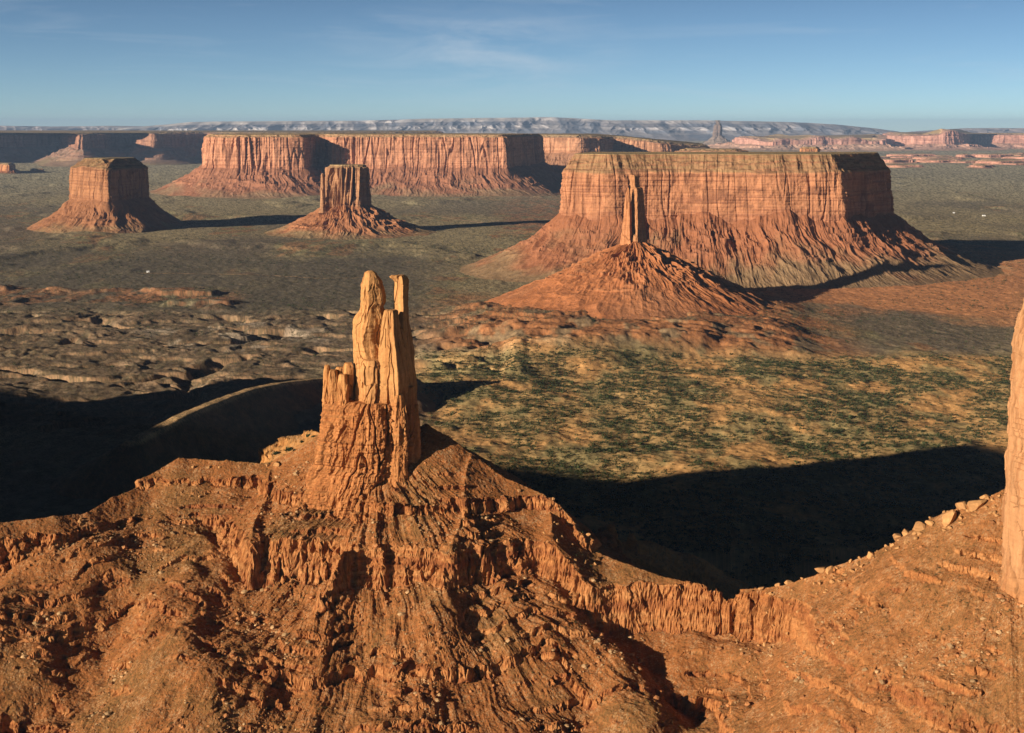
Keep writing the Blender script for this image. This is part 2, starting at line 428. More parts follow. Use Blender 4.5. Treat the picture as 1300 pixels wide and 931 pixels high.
# ------------------------------------------------------------------ rock columns (spires), vertical cross-section stacks
def column(name, D, prof, depth=0.9, seed=0, mat=M_spire, parent=None, nth=320, dz=0.4, amp=1.0, col_lo=(.40, .16, .055), col_hi=(.53, .265, .10),
           zsplit=None, facets=7, fdepth=0.10, strata=1.0, flute=1.0, z_add=None, zmax=None, yoff=0.0, sq=3.0, m=1.0, angs=None):
    """prof: (py, left px, right px) from top to bottom at distance D."""
    zs = np.array([Z_of(p[0], D) for p in prof]); lf = np.array([X_of(p[1], D) for p in prof]); rt = np.array([X_of(p[2], D) for p in prof])
    zz = np.arange(zs[0], zs[-1]-dz, -dz)
    o = np.argsort(zs)
    l = np.interp(zz, zs[o], lf[o]); r = np.interp(zz, zs[o], rt[o])
    cx = (l+r)/2; a = np.maximum((r-l)/2, 0.05)
    am = np.maximum.accumulate(a)*0.5+a*0.5
    b = am*depth; b[0] = 0.05*depth
    th = np.linspace(0, 2*np.pi, nth, endpoint=False)
    TH, ZZ = np.meshgrid(th, zz)
    A = a[:, None]; B = b[:, None]
    ct, st = np.cos(TH), np.sin(TH)
    rad = 1/((np.abs(ct)**sq + np.abs(st)**sq)**(1/sq))
    # facets: chopped by vertical planes
    rg_ = np.random.default_rng(seed+50)
    ang = np.sort((np.arange(facets)+rg_.uniform(-.35, .35, facets))/facets*2*np.pi)
    if angs is not None: ang = np.radians(angs); rad = np.full(TH.shape, 1.7); flute = flute*0.55; strata = strata*0.8
    for k, an_ in enumerate(ang):
        qn = n2(ZZ/(16*m), 0*ZZ+k*3.7, seed+k)*3.2+0.5*k; qf = np.floor(qn)
        dn = 0.88+0.14*rg_.random() + fdepth*0.6*((qf+sst(qn-qf, .75, 1))-0.5*k)*0.6
        cc = np.cos(TH-an_)
        lim = np.where(cc > 0.12, dn/np.maximum(cc, 0.12), 9)
        rad = np.minimum(rad, lim)
    if angs is None:
        X = cx[:, None]+A*rad*ct; Y = D+yoff+B*rad*st
    else:
        xr = (rad*ct).max(1, keepdims=True); xl = -(rad*ct).min(1, keepdims=True)
        X = l[:, None] + (rad*ct+xl)/(xr+xl)*(r-l)[:, None]; Y = D+yoff+B*rad*st*2/(xr+xl)
    # displacement
    P = X/m, Y/m, ZZ/m
    AR = float(np.mean(a))
    wz = 0.25*n2(ZZ/(12*m), TH*2, seed+8)
    fl_ = rid2(TH*max(AR, 3)/(5.0*m)+seed+wz, ZZ/(45*m), 3, seed+1)
    crack = np.clip(1-np.abs(n2(TH*max(AR, 4)/(9.0*m)+seed*3+wz, ZZ/(55*m), seed+9))*14, 0, 1)
    low = 1.0 if zsplit is None else (1-sst(ZZ, zsplit-6*m, zsplit+8*m))
    lay = fbm2(P[0]/90, P[2]/1.5, 3, seed+3)
    blk = fbm3(P[0]/3.5, P[1]/3.5, P[2]/2.2, 3, seed+5)
    def blocks(hz_, wx_, sd_):
        rr = ZZ/hz_ + 0.35*n2(TH*2+sd_, ZZ/(6*hz_), sd_)
        ri = np.floor(rr).astype(np.int32)
        cc_ = TH*max(AR, 3)/wx_ + _perm[ri & 255]/256.0 + 0.25*n2(TH*5, ZZ/(3*hz_), sd_+2)
        ci = np.floor(cc_).astype(np.int32)
        return _perm[(_perm[(ri+sd_) & 255]+ci) & 255]/255.0-0.5
    mas = blocks(2.4*m, 3.0*m, seed)+0.6*blocks(1.1*m, 1.6*m, seed+4)
    slabs = blocks(11*m, 6.5*m, seed+9)
    big = fbm3(P[0]/11, P[1]/11, P[2]/16, 3, seed+7)
    sz = np.minimum(1, A/(5*m))
    d = amp*m*sz*(0.85*low*mas*strata + 2.0*(1-0.6*low)*slabs*flute + (flute*(0.35+0.35*low))*(fl_-0.55)*2.0 - (1.6+1.2*low)*crack + strata*(0.10+0.7*low)*lay*1.2 + (0.38-0.05*low)*blk*1.3 + 1.9*big)
    X = X + d*ct; Y = Y + d*st
    zj = 0.35*m*amp*blk*sz
    Z = ZZ+zj
    c = np.broadcast_to(np.array(col_hi, F32), X.shape+(3,)).copy()
    if zsplit is not None: c = mixc(c, col_lo, np.clip(low*0.85, 0, 1))
    c = mixc(c, np.array(col_hi)*0.62, sst(lay, 0.05, 0.35)*(0.3+0.5*low)*min(1, strata))
    st_ = fbm2(TH*max(AR, 3)/(3*m), ZZ/(35*m), 4, seed+15)
    c = mixc(c, np.array(col_hi)*np.array([0.62, 0.5, 0.45]), sst(st_, 0.05, 0.3)*0.55)
    c = mixc(c, np.array(col_hi)*np.array([1.2, 1.2, 1.25]), sst(-st_, 0.12, 0.3)*0.45)
    c = mixc(c, np.array(col_lo)*0.55, crack*0.6)
    ob = grid_mesh(name, X, Y, Z, mat, c, parent, wrap=True, flip=True)
    return ob

# twin spires ---------------------------------------------------------
tw = empty('rock_butte', (X_of(470, 815), 815, Z_of(620, 815)))
tag(tw, 'tall orange sandstone twin spires on the foreground ridge, the right one with a beak', 'butte')
DS = 812
column('spire', DS, [(344, 467, 472), (347, 463, 477), (351, 462, 479), (357, 459, 483), (362, 457, 485), (374, 456, 488), (384, 457, 488), (390, 457, 485), (397, 455, 487), (403, 450, 491), (412, 447, 492), (428, 446, 493),
       (450, 447, 494), (470, 448, 496), (500, 446, 499), (540, 444, 503), (590, 440, 506), (640, 436, 508)], 0.95, 1, parent=tw, zsplit=Z_of(505, DS), amp=0.75, angs=[-128, -62, -12, 60, 130, 195], fdepth=.12, yoff=2)
column('spire', DS, [(350, 505, 511), (352, 500, 516), (357, 499, 518), (366, 499, 518), (376, 499, 517), (388, 499, 518), (400, 498, 519), (440, 497, 524), (480, 497, 528), (520, 496, 530), (560, 490, 530), (610, 486, 532)],
       1.1, 22, parent=tw, zsplit=Z_of(505, DS), amp=0.6, angs=[-115, -30, 40, 120, 190], yoff=5)
column('beak', DS, [(350, 497, 508), (351.5, 494, 508), (353.5, 494.5, 508), (355.5, 498, 508), (358, 500, 507)], 0.8, 5, parent=tw, amp=0.15, nth=80, dz=0.15, yoff=3)
column('slab', DS, [(391, 492, 503), (393, 489, 506), (400, 487, 508), (420, 485, 510), (445, 482, 516), (470, 481, 520), (500, 480, 522), (525, 479, 524), (560, 476, 525), (610, 470, 525)],
       0.85, 31, parent=tw, zsplit=Z_of(500, DS), amp=0.6, angs=[-112, -25, 60, 130, 185], fdepth=.05, yoff=-7)
column('slab', DS, [(416, 505, 511), (422, 504, 515), (440, 504, 519), (470, 504, 524), (500, 504, 527), (560, 500, 530)], 0.9, 37, parent=tw, amp=0.6, zsplit=Z_of(500, DS), angs=[-120, -35, 50, 130, 190], yoff=-3)
column('slab', DS, [(453, 463, 486), (456, 460, 489), (470, 458, 490), (500, 460, 490), (540, 455, 492), (600, 450, 495)], 0.9, 41, parent=tw, amp=0.6, zsplit=Z_of(505, DS), facets=5, yoff=-7)
for k, (pt, l_, r_, yo, sd) in enumerate([(463, 411, 420, 0, 61), (468, 418, 430, -3, 62), (466, 426, 438, 1, 63), (460, 436, 449, -1, 64), (472, 431, 443, -7, 65)]):
    column('pinnacle', DS, [(pt, l_+2.5, r_-2.5), (pt+2, l_+1, r_-1), (pt+8, l_, r_), (500, l_-1, r_+2), (540, l_-2, r_+3), (600, l_-5, r_+5), (640, l_-8, r_+8)], 1.2, sd, parent=tw,
           zsplit=Z_of(495, DS), amp=.75, nth=120, facets=5, col_hi=(.52, .25, .09), yoff=yo)
for k, (pt, l_, r_, yo, sd) in enumerate([(495, 500, 517, -12, 71), (488, 516, 527, -5, 72), (512, 522, 532, -4, 73), (508, 488, 502, -10, 74)]):
    column('pinnacle', DS, [(pt, l_+3, r_-3), (pt+2, l_+1, r_-1), (pt+9, l_, r_), (545, l_-2, r_+2), (600, l_-5, r_+4), (640, l_-8, r_+6)], 1.0, sd, parent=tw,
           zsplit=Z_of(505, DS), amp=.75, nth=120, facets=5, col_hi=(.52, .24, .085), yoff=yo)
column('rock_base', DS, [(506, 425, 520), (512, 415, 527), (530, 410, 532), (548, 408, 534), (552, 405, 535), (575, 402, 534), (590, 400, 530), (594, 394, 528), (620, 388, 520), (660, 380, 512)],
       0.80, 81, parent=tw, amp=1.0, nth=520, facets=8, zsplit=Z_of(440, DS), col_hi=(.48, .21, .075), strata=1.3, yoff=2)

# right-hand pillar -----------------------------------------------------
pl = empty('rock_pillar', (X_of(1350, 640), 640, Z_of(760, 640)))
tag(pl, 'smooth pale orange sandstone pillar cut off by the right edge of the picture', 'rock pillar')
column('shaft', 640, [(300, 1345, 1385), (320, 1325, 1405), (360, 1310, 1425), (398, 1300, 1440), (430, 1292, 1445), (520, 1284, 1455), (640, 1278, 1460), (700, 1276, 1465), (740, 1273, 1470), (830, 1262, 1480)],
       0.9, 91, parent=pl, mat=M_pillar, amp=0.95, nth=500, facets=9, fdepth=.07, strata=.45, col_hi=(.44, .225, .105), col_lo=(.40, .18, .07), flute=0.6, sq=2.4, zsplit=Z_of(735, 640))

# ------------------------------------------------------------------ swept mesas and buttes
def resample(P, n, closed=True):
    P = np.array(P, float); Q = np.vstack([P, P[:1]])
    L = np.concatenate([[0], np.cumsum(np.hypot(*np.diff(Q, axis=0).T))])
    s = np.linspace(0, L[-1], n, endpoint=False)
    return np.stack([np.interp(s, L, Q[:, 0]), np.interp(s, L, Q[:, 1])], 1), L[-1]
def csmooth(A, k):
    """circular gaussian smoothing along axis 0, k in samples"""
    n = len(A); f = np.fft.rfftfreq(n)
    G = np.exp(-2*(np.pi*f*k)**2)
    return np.fft.irfft(np.fft.rfft(A, axis=0)*G[:, None], n, axis=0)
def pnoise(s, Ls, z, o, seed):
    """noise periodic along the outline: s in [0,1), Ls = outline length / wavelength"""
    R = Ls/(2*np.pi)
    return fbm3(R*np.cos(2*np.pi*s), R*np.sin(2*np.pi*s), z, o, seed)
def pridge(s, Ls, z, o, seed):
    R = Ls/(2*np.pi); a = 1.0; t = 0; f = 1.0; S = 0
    for i in range(o):
        S = S + a*(1-np.minimum(1, np.abs(n3(R*f*np.cos(2*np.pi*s), R*f*np.sin(2*np.pi*s), z, seed+i*5))*2.4)); t += a; a *= .5; f *= 2.03
    return S/t

def mesa(name, label, cat, outline, ztop, zrim, zcb, zg=-4.0, n=1600, talw=200, seed=0, m=1.0, rows=(26, 110, 90), rnd=20, butt=20, flute=7, crackd=8, batter=0.06,
         capw=25, bed=1.0, vs=1.0, talvar=14, gully=10, ccol=((.52, .26, .12), (.42, .17, .08)), tcol=(.32, .13, .06), gcol=(.24, .19, .10), green=0.5, capcol=(.36, .21, .10), matc=None, matt=None, zrim_var=3.0,
         group=None, talp=1.35, ztop_fn=None, kind=None):
    P, L = resample(outline, n)
    P = csmooth(P, rnd/L*n)
    area = 0.5*np.sum(P[:, 0]*np.roll(P[:, 1], -1)-np.roll(P[:, 0], -1)*P[:, 1])
    if area < 0: P = P[::-1]
    s = np.arange(n)/n
    def nrm(Q):
        t = np.roll(Q, -1, 0)-np.roll(Q, 1, 0); t /= np.maximum(1e-6, np.hypot(t[:, 0], t[:, 1]))[:, None]
        return np.stack([t[:, 1], -t[:, 0]], 1)
    Nn = nrm(P)
    lowf = pnoise(s, L/(130*m), 0.3, 3, seed+1)*butt*1.6
    P = P + Nn*lowf[:, None]
    Nn = nrm(csmooth(P, 8*m/L*n))
    Ps = csmooth(P, min(0.35*talw/L*n, n/16)); Ns = nrm(csmooth(P, min(0.6*talw/L*n, n/10)))
    cen = P.mean(0)
    S = s[None, :]
    zt = np.full(n, ztop) if ztop_fn is None else np.array([ztop_fn(p) for p in P])
    dzt = zt-ztop
    zrv = zrim + dzt + zrim_var*2*pnoise(s, L/(90*m), 1.3, 3, seed+2)
    zcv = zcb + talvar*2*pnoise(s, L/(110*m), 2.3, 3, seed+3) + talvar*0.8*(pridge(s, L/(45*m), 3.1, 2, seed+4)-0.5)
    base = empty(name, (float(cen[0]), float(cen[1]), 0.0))
    tag(base, label, cat, group, kind)
    rc, rk, rt = rows
    # cliff
    f = np.linspace(0, 1, rk)[:, None]
    Z = zrv[None, :]*(1-f) + zcv[None, :]*f
    def cliff_disp(Z):
        fm = np.clip(0.65+1.8*pnoise(S, L/(260*m), 0.5, 2, seed+16), 0.12, 1.4)
        fl_ = (pridge(S, L/(22*m), Z/(130*m), 3, seed+11)-0.55)*flute*fm
        cr = np.clip(1-np.abs(pnoise(S, L/(34*m), Z/(260*m), 2, seed+12))*11, 0, 1)
        lay_ = fbm2(np.broadcast_to(S*L/(260*m), Z.shape), Z/(6.5*m), 3, seed+13)
        blk_ = pnoise(S, L/(11*m), Z/(12*m), 3, seed+14)
        bg = pnoise(S, L/(60*m), Z/(70*m), 3, seed+18)
        return fl_ - cr*crackd*np.clip(fm+.2, 0, 1) + lay_*2.8*m*bed + blk_*2.4*m + bg*9*m, cr, lay_
    dd, cr, lay_ = cliff_disp(Z)
    off = dd + batter*(zrv[None, :]-Z)
    X = P[:, 0]+Nn[:, 0]*off; Y = P[:, 1]+Nn[:, 1]*off
    c = np.broadcast_to(np.array(ccol[0], F32), X.shape+(3,)).copy()
    stk = pnoise(S, L/(13*m), Z/(120*m), 4, seed+15)
    c = mixc(c, ccol[1], sst(lay_, -0.05, 0.3)*min(1, 0.45+0.25*bed))
    c = mixc(c, np.array(ccol[1])*0.55, sst(stk, 0.06, 0.32)*0.6*vs)
    c = mixc(c, np.array(ccol[0])*1.22, sst(-stk, 0.1, 0.3)*0.5*vs)
    pat = pnoise(S, L/(70*m), Z/(38*m), 4, seed+19)
    c = mixc(c, np.array(ccol[1])*0.62, sst(pat, 0.08, 0.3)*0.65)
    c = mixc(c, np.array(ccol[1])*0.5, cr*0.5)
    c = mixc(c, ccol[1], sst(f+0*X, 0.82, 0.97)*0.5)
    grid_mesh('cliff', X, Y, Z, matc or M_cliff, c, base, wrap=True, flip=True)
    rimX, rimY, rimZ = X[0], Y[0], Z[0]
    cbX, cbY, cbZ = X[-1], Y[-1], Z[-1]
    # cap: stepped slope back to the flat top, then the top itself
    f = np.linspace(0, 1, rc)[:, None]
    ledge = f + 0.5*np.sin(f*math.pi*5)/(math.pi*5)*1.6
    nz = fbm2(np.broadcast_to(S*L/(20*m), (rc, n)), f*3+seed, 3, seed+21)
    Zc = rimZ*(1-ledge) + zt*ledge + nz*5*m*np.sin(f*math.pi*0.95)
    gl = (pridge(S, L/(40*m), 0.7, 3, seed+22)-0.5)*capw*0.22
    o2 = capw*(ledge*0.4+0.6*f) - gl*np.sin(f*math.pi*0.9) - nz*3*m*np.sin(f*math.pi)
    kf = sst(f, 0.0, 0.35)*0.9; PsX = csmooth(np.stack([rimX, rimY], 1), min(18*m/L*n, n/30))
    Xc = rimX*(1-kf)+PsX[:, 0]*kf - Nn[:, 0]*o2; Yc = rimY*(1-kf)+PsX[:, 1]*kf - Nn[:, 1]*o2
    Xa, Ya, Za = Xc, Yc, Zc
    c = np.broadcast_to(np.array(capcol, F32), Xa.shape+(3,)).copy()
    c = mixc(c, ccol[1], sst(fbm2(np.broadcast_to(S*L/(90*m), Xa.shape), Za/(5*m), 3, seed+24), 0, 0.25)*0.7)
    mo = fbm3(Xa/(55*m), Ya/(55*m), Za/(4*m), 4, seed+25)
    c = mixc(c, np.array(capcol)*0.5, sst(mo, 0.0, 0.25)*0.7); c = mixc(c, (.30, .21, .10), sst(-mo, 0.05, 0.3)*0.5)
    c[:2] = mixc(c[:2], ccol[0], 0.8*np.ones((2, n)))
    topc = np.broadcast_to(np.array((.30, .215, .115), F32), (n, 3))
    mesh_from('top', np.stack([Xc[-1], Yc[-1], Zc[-1]], -1), np.arange(n), n, matt or M_talus, topc, base)
    c[rc-3:rc] = mixc(c[rc-3:rc], (.45, .33, .17), 0.6*np.ones((3, n)))
    grid_mesh('cap', Xa, Ya, Za, matt or M_talus, c, base, wrap=True, flip=False)
    # talus
    f = np.linspace(0, 1, rt)[:, None]
    fz = 1-(1-f)**talp
    w = sst(f, 0.0, 0.35)
    bX = cbX*(1-w)+Ps[:, 0]*w; bY = cbY*(1-w)+Ps[:, 1]*w
    nx = Nn[:, 0]*(1-w)+Ns[:, 0]*w; ny = Nn[:, 1]*(1-w)+Ns[:, 1]*w
    wv = talw*(1+0.35*pnoise(s, L/(320*m), 5.5, 2, seed+31))
    Lt = L+math.pi*talw
    sw = S + (14*m/Lt)*pnoise(S, Lt/(80*m), f*3.5, 2, seed+30)
    kR = talw/(150*m)
    gd = pridge(sw, Lt/(75*m), f*1.6*kR, 4, seed+32)-0.5
    gf = pridge(sw, Lt/(24*m), f*3.2*kR, 3, seed+33)-0.5
    rug = pnoise(S, Lt/(13*m), f*talw/(13*m), 4, seed+34)
    rm = np.clip((1-f*1.25)+0.7*pnoise(S, Lt/(150*m), f*2, 2, seed+36), 0.12, 1)
    env = np.minimum(1, f*6)*(1-0.9*f)
    Zt = cbZ*(1-fz)+zg*fz + env*(gully*gd*1.5+gully*0.55*gf*(0.4+rm)) + rm*rug*gully*0.42*np.minimum(1, f*6)
    offt = wv*f + gully*1.4*(gd+0.4*gf)*f*(1.2-f)*1.5 + rm*rug*gully*0.3*f*3*(1-f)
    Xt = bX+nx*offt; Yt = bY+ny*offt
    tb = fbm2(np.broadcast_to(S*Lt/(160*m), Zt.shape), Zt/(9*m), 3, seed+37)
    ldg = sst(tb, 0.12, 0.2)*np.minimum(1, f*6)*(f < 0.55)*sst(pnoise(S, Lt/(70*m), f*2, 2, seed+38), -0.1, 0.15)
    Zt = Zt + 5*m*ldg + 1.5*m*pnoise(S, Lt/(7*m), f*16, 3, seed+39)*np.minimum(1, f*8)
    c = np.broadcast_to(np.array(tcol, F32), Xt.shape+(3,)).copy()
    c = mixc(c, np.array(tcol)*1.3, sst(gd, 0.1, 0.35)*0.5)
    c = mixc(c, gcol, np.clip(sst(f+0.7*pnoise(S, Lt/(120*m), f*2.5, 3, seed+35), 1-green-0.25, 1-green+0.25)+0*Xt, 0, 1)*0.75)
    c = mixc(c, np.array(ccol[1])*1.0, ldg*0.6)
    grid_mesh('talus', Xt, Yt, Zt, matt or M_talus, c, base, wrap=True, flip=True)
    return base

def OL(*pts): return [(X_of(p, D), D) for p, D in pts]

# the big mesa on the right
mesa('mesa', 'long flat-topped red mesa on the right, behind the solitary spire', 'mesa',
     OL((712, 3500), (770, 3440), (860, 3480), (960, 3440), (1068, 3440), (1100, 3540), (1132, 3660), (1124, 3800), (900, 3840), (735, 3800), (718, 3650)),
     ztop=298, zrim=250, zcb=146, n=4000, talw=285, seed=100, rows=(34, 130, 150), rnd=16, butt=9, flute=5.5, crackd=5, talvar=14, gully=11.5, capw=32, bed=1.4, vs=0.7,
     ccol=((.47, .215, .11), (.34, .145, .078)), tcol=(.30, .12, .058), gcol=(.22, .165, .09), green=0.42, capcol=(.33, .185, .095))
# far long mesa
mesa('mesa', 'long distant red mesa left of centre, with a fluted wall and pointed prow at right', 'mesa',
     OL((262, 7480), (300, 7380), (388, 7420), (398, 7760), (414, 7800), (424, 7590), (520, 7560), (600, 7560), (643, 7560), (690, 8600), (560, 9000), (300, 8800), (262, 8200)),
     ztop=321, zrim=305, zcb=143, n=3600, talw=300, seed=200, m=1.8, rows=(16, 100, 90), rnd=18, butt=12, flute=13, crackd=12, talvar=10, gully=16, capw=30,
     ccol=((.52, .25, .145), (.40, .175, .10)), tcol=(.29, .13, .075), gcol=(.24, .17, .10), green=0.3, capcol=(.42, .26, .14))
# its continuation behind
mesa('mesa', 'dark shadowed mesa continuing right behind the long distant mesa', 'mesa',
     OL((640, 9900), (735, 9500), (765, 9600), (778, 10100), (840, 10000), (895, 10300), (900, 11200), (650, 11500)),
     ztop=306, zrim=285, zcb=180, n=2400, talw=420, seed=300, m=2.2, rows=(12, 60, 60), rnd=30, butt=25, flute=13, crackd=12, talvar=10, gully=16, capw=60,
     ccol=((.50, .26, .15), (.38, .18, .10)), tcol=(.33, .17, .10), green=0.3, capcol=(.33, .22, .13), ztop_fn=lambda p: 306-85*min(1, max(0, (CX+FP*p[0]/p[1]-760)/150)))
mesa('mesa', 'low red mesa tip just above the flat top of the big right mesa', 'mesa',
     OL((855, 8600), (935, 8500), (950, 8900), (870, 9200)), ztop=225, zrim=212, zcb=150, n=900, talw=260, seed=330, m=2, rows=(10, 40, 40), capw=60, butt=25,
     ccol=((.50, .25, .14), (.38, .18, .10)), tcol=(.35, .17, .10), green=0.2)
# left butte
mesa('butte', 'squat square red butte at the far left, its right half in shadow', 'butte',
     OL((88, 5060), (110, 4960), (137, 4880), (162, 4990), (189, 5150), (185, 5230), (140, 5250), (100, 5180)),
     ztop=252, zrim=216, zcb=103, n=1800, talw=185, seed=400, m=1.3, rows=(26, 100, 90), rnd=10, butt=6, flute=10, crackd=9, talvar=9, gully=13, capw=48,
     ccol=((.37, .175, .085), (.27, .12, .06)), tcol=(.29, .13, .062), green=0.2, capcol=(.25, .145, .07), zrim_var=9)
# small butte
mesa('butte', 'narrow fluted red butte on a broad talus cone in the left middle distance', 'butte',
     OL((413, 4870), (430, 4835), (455, 4838), (469, 4880), (462, 4950), (425, 4950)),
     ztop=233, zrim=222, zcb=92, n=1500, talw=235, seed=500, m=1.0, rows=(14, 110, 110), rnd=5, butt=5, flute=17, crackd=16, talvar=8, gully=13, capw=9, talp=1.6,
     ccol=((.40, .21, .11), (.32, .15, .075)), tcol=(.35, .15, .07), green=0.28, capcol=(.34, .2, .1), zrim_var=5)
# far cliffs at left
mesa('cliff_line', 'line of distant dark red cliffs with shadowed bays at the far left horizon', 'cliffs',
     OL((-600, 12000), (-300, 11900), (82, 15200), (97, 13700), (102, 13000), (150, 14600), (175, 14200), (194, 13500), (262, 15900), (272, 14300), (330, 13900),
        (420, 14000), (560, 16000), (560, 21000), (-600, 21000)),
     ztop=300, zrim=280, zcb=150, n=4200, talw=420, seed=600, m=3.4, rows=(10, 60, 50), rnd=60, butt=60, flute=26, crackd=20, talvar=10, gully=22, capw=120,
     ccol=((.38, .20, .13), (.30, .15, .10)), tcol=(.27, .17, .12), green=0.35, capcol=(.25, .17, .12), matc=M_far, matt=M_far, zrim_var=14)
mesa('rock_outcrop', 'small dark rock outcrop on the green plain at the left edge', 'rock',
     OL((-30, 11000), (14, 10900), (20, 11200), (-20, 11400)), ztop=75, zrim=62, zcb=22, n=500, talw=90, seed=650, m=1.5, rows=(8, 24, 20), capw=20, butt=12, talvar=5, gully=6)
mesa('rock_outcrop', 'tiny double rock knob on the plain beside the left edge', 'rock',
     OL((38, 11200), (55, 11200), (56, 11300), (40, 11350)), ztop=26, zrim=20, zcb=6, n=300, talw=40, seed=660, m=1, rows=(6, 16, 12), capw=12, butt=10, talvar=3, gully=3)
# right far cliffs
mesa('cliff_line', 'long pink far cliffs along the right horizon with a stepped peak', 'cliffs',
     OL((1128, 22500), (1150, 21400), (1205, 21200), (1222, 21400), (1234, 22800), (1260, 22500), (1330, 22300), (1600, 22000), (1600, 27000), (1120, 27000)),
     ztop=235, zrim=205, zcb=90, n=2600, talw=700, seed=700, m=5, rows=(10, 50, 50), rnd=60, butt=50, flute=30, crackd=22, talvar=16, gully=30, capw=200,
     ccol=((.56, .30, .23), (.44, .22, .16)), tcol=(.44, .26, .19), green=0.2, capcol=(.42, .26, .18), matc=M_far, matt=M_far,
     ztop_fn=lambda p: 235+75*math.exp(-((CX+FP*p[0]/p[1]-1210)/14)**2)+15*math.sin(p[0]/900))
mesa('cliff_line', 'lower pink slickrock cliffs on the horizon above the big mesa', 'cliffs',
     OL((935, 21500), (980, 20500), (1060, 20800), (1128, 21000), (1135, 24500), (930, 24500)),
     ztop=190, zrim=170, zcb=90, n=1600, talw=700, seed=740, m=5, rows=(10, 40, 40), rnd=60, butt=60, flute=30, crackd=22, talvar=20, gully=30, capw=220,
     ccol=((.56, .31, .24), (.46, .24, .17)), tcol=(.44, .28, .20), green=0.2, capcol=(.44, .28, .20), matc=M_far, matt=M_far,
     ztop_fn=lambda p: 190+40*math.sin(p[0]/260)*math.sin(p[0]/131+1))
# low slickrock domes on the right plain
dr = random.Random(5)
for k in range(34):
    px = dr.uniform(1112, 1345); D = dr.uniform(12500, 17500); w_ = dr.uniform(9, 34); hh = dr.uniform(14, 48)
    lab = 'low rounded pink slickrock dome on the far right plain'
    mesa('rock_dome', lab, 'rock dome', OL((px-w_, D), (px, D-dr.uniform(80, 300)), (px+w_, D), (px+w_*.5, D+300), (px-w_*.5, D+300)), ztop=hh, zrim=hh*0.75, zcb=hh*0.3, n=300, talw=70, seed=800+k, m=2,
         rows=(6, 14, 10), capw=60, butt=30, talvar=4, gully=5, ccol=((.56, .29, .21), (.46, .22, .15)), tcol=(.42, .24, .16), green=0.2, capcol=(.5, .28, .2), matc=M_far, matt=M_far, group='low slickrock domes on the far right plain')
# red knob behind the big mesa
mesa('red_knoll', 'small stepped red knob peeking over the right mesa top', 'knoll',
     OL((1016, 9300), (1040, 9300), (1040, 9450), (1018, 9450)), ztop=228, zrim=215, zcb=180, zg=60, n=400, talw=110, seed=880, m=1.4, rows=(8, 24, 20), capw=14, butt=8, talvar=6, gully=6)
# volcanic neck
mesa('volcanic_neck', 'dark blue pointed volcanic neck alone on the horizon right of centre', 'rock peak',
     OL((907, 26000), (914, 25900), (917, 26100), (910, 26250)), ztop=470, zrim=370, zcb=190, n=700, talw=420, seed=900, m=4, rows=(30, 50, 40), rnd=20, butt=40, flute=45, crackd=30, talvar=25, gully=25, capw=70,
     ccol=((.22, .16, .13), (.16, .12, .10)), tcol=(.24, .18, .14), green=0.2, capcol=(.2, .15, .12), matc=M_far, matt=M_far)

# the mesa west of the picture
mesa('mesa_terrain', None, None, CAST, ztop=303, zrim=CAST_TOP, zcb=120, n=2400, talw=110, seed=950, rows=(8, 60, 40), rnd=6, butt=3, flute=4, crackd=3, capw=14, kind='structure')
# long escarpment on the horizon
def escarp(name, label, pts, D, zbase, seed, cat='escarpment', n=2600, rows=110, pal=((.70, .65, .62), (.15, .17, .22), (.27, .25, .26))):  # default palette: bluish rib tone has distance haze mixed into the rock
    px = np.linspace(pts[0][0], pts[-1][0], n)
    top = Z_of(np.interp(px, [p[0] for p in pts], [p[1] for p in pts]), D)
    x = X_of(px, D)
    top = top + 14*fbm2(x/1500, x*0, 4, seed)
    f = np.linspace(0, 1, rows)[:, None]
    Z = top*(1-f)+zbase*f
    spur = rid2(np.broadcast_to(x/1900, Z.shape), f*0.5, 4, seed+1)-0.5
    y = D - 3200*(f**1.3) - spur*1900*np.minimum(1, f*3)*(1.1-f)
    st = f*6+0.35*fbm2(np.broadcast_to(x/2500, Z.shape), f*2, 3, seed+2)
    Zs = Z + (np.sin(st*2*math.pi)*7)*np.sin(f*math.pi)+18*fbm2(np.broadcast_to(x/700, Z.shape), f*5, 4, seed+3)*np.sin(f*math.pi)
    XX = np.broadcast_to(x, Z.shape)
    # back slope so that it is a solid ridge
    yb = D+np.array([400, 3000, 6000])[:, None]+0*x; zb = np.vstack([top+4, top*0.8, top*0+zbase])
    Xa = np.vstack([np.broadcast_to(x, (3, n))[::-1], XX]); Ya = np.vstack([yb[::-1], y]); Za = np.vstack([zb[::-1], Zs])
    c = np.broadcast_to(np.array(pal[2], F32), Xa.shape+(3,)).copy()
    F_ = np.vstack([np.zeros((3, n))+0.02, f+0*XX])
    rib = rid2(np.broadcast_to(x/900, F_.shape), F_*0.7, 3, seed+5)
    wob_ = 0.05*fbm2(x/2500, x*0, 3, seed+7)
    c = mixc(c, pal[1], sst(rib, 0.35, 0.75)*0.8)
    amt = np.clip(0.75+1.6*fbm2(x/6500, x*0, 3, seed+8)-0.6*sst(CX+FP*x/D, 700, 1000), 0, 1)
    for a_, b_, k_ in ((0.0, 0.16, 1.0), (0.40, 0.52, .75), (0.66, 0.72, .5)):
        c = mixc(c, pal[0], box(F_+wob_, a_-0.06, b_, 0.015)*amt*k_*np.clip(1.25-rib, 0, 1))
    xe = (XX[0]-XX[0, 0])/(XX[0, -1]-XX[0, 0])
    o = grid_mesh(name, Xa, Ya, Za, M_mount, c)
    tag(o, label, cat)
    return o
escarp('escarpment', 'long pale banded escarpment with light cliffs closing the horizon', [(150, 163), (215, 158), (240, 155), (340, 154), (400, 154), (470, 153), (540, 151), (620, 150), (700, 149), (780, 153), (900, 153), (1000, 155), (1060, 158), (1100, 162), (1140, 167), (1180, 178)], 38000, -5, 3)
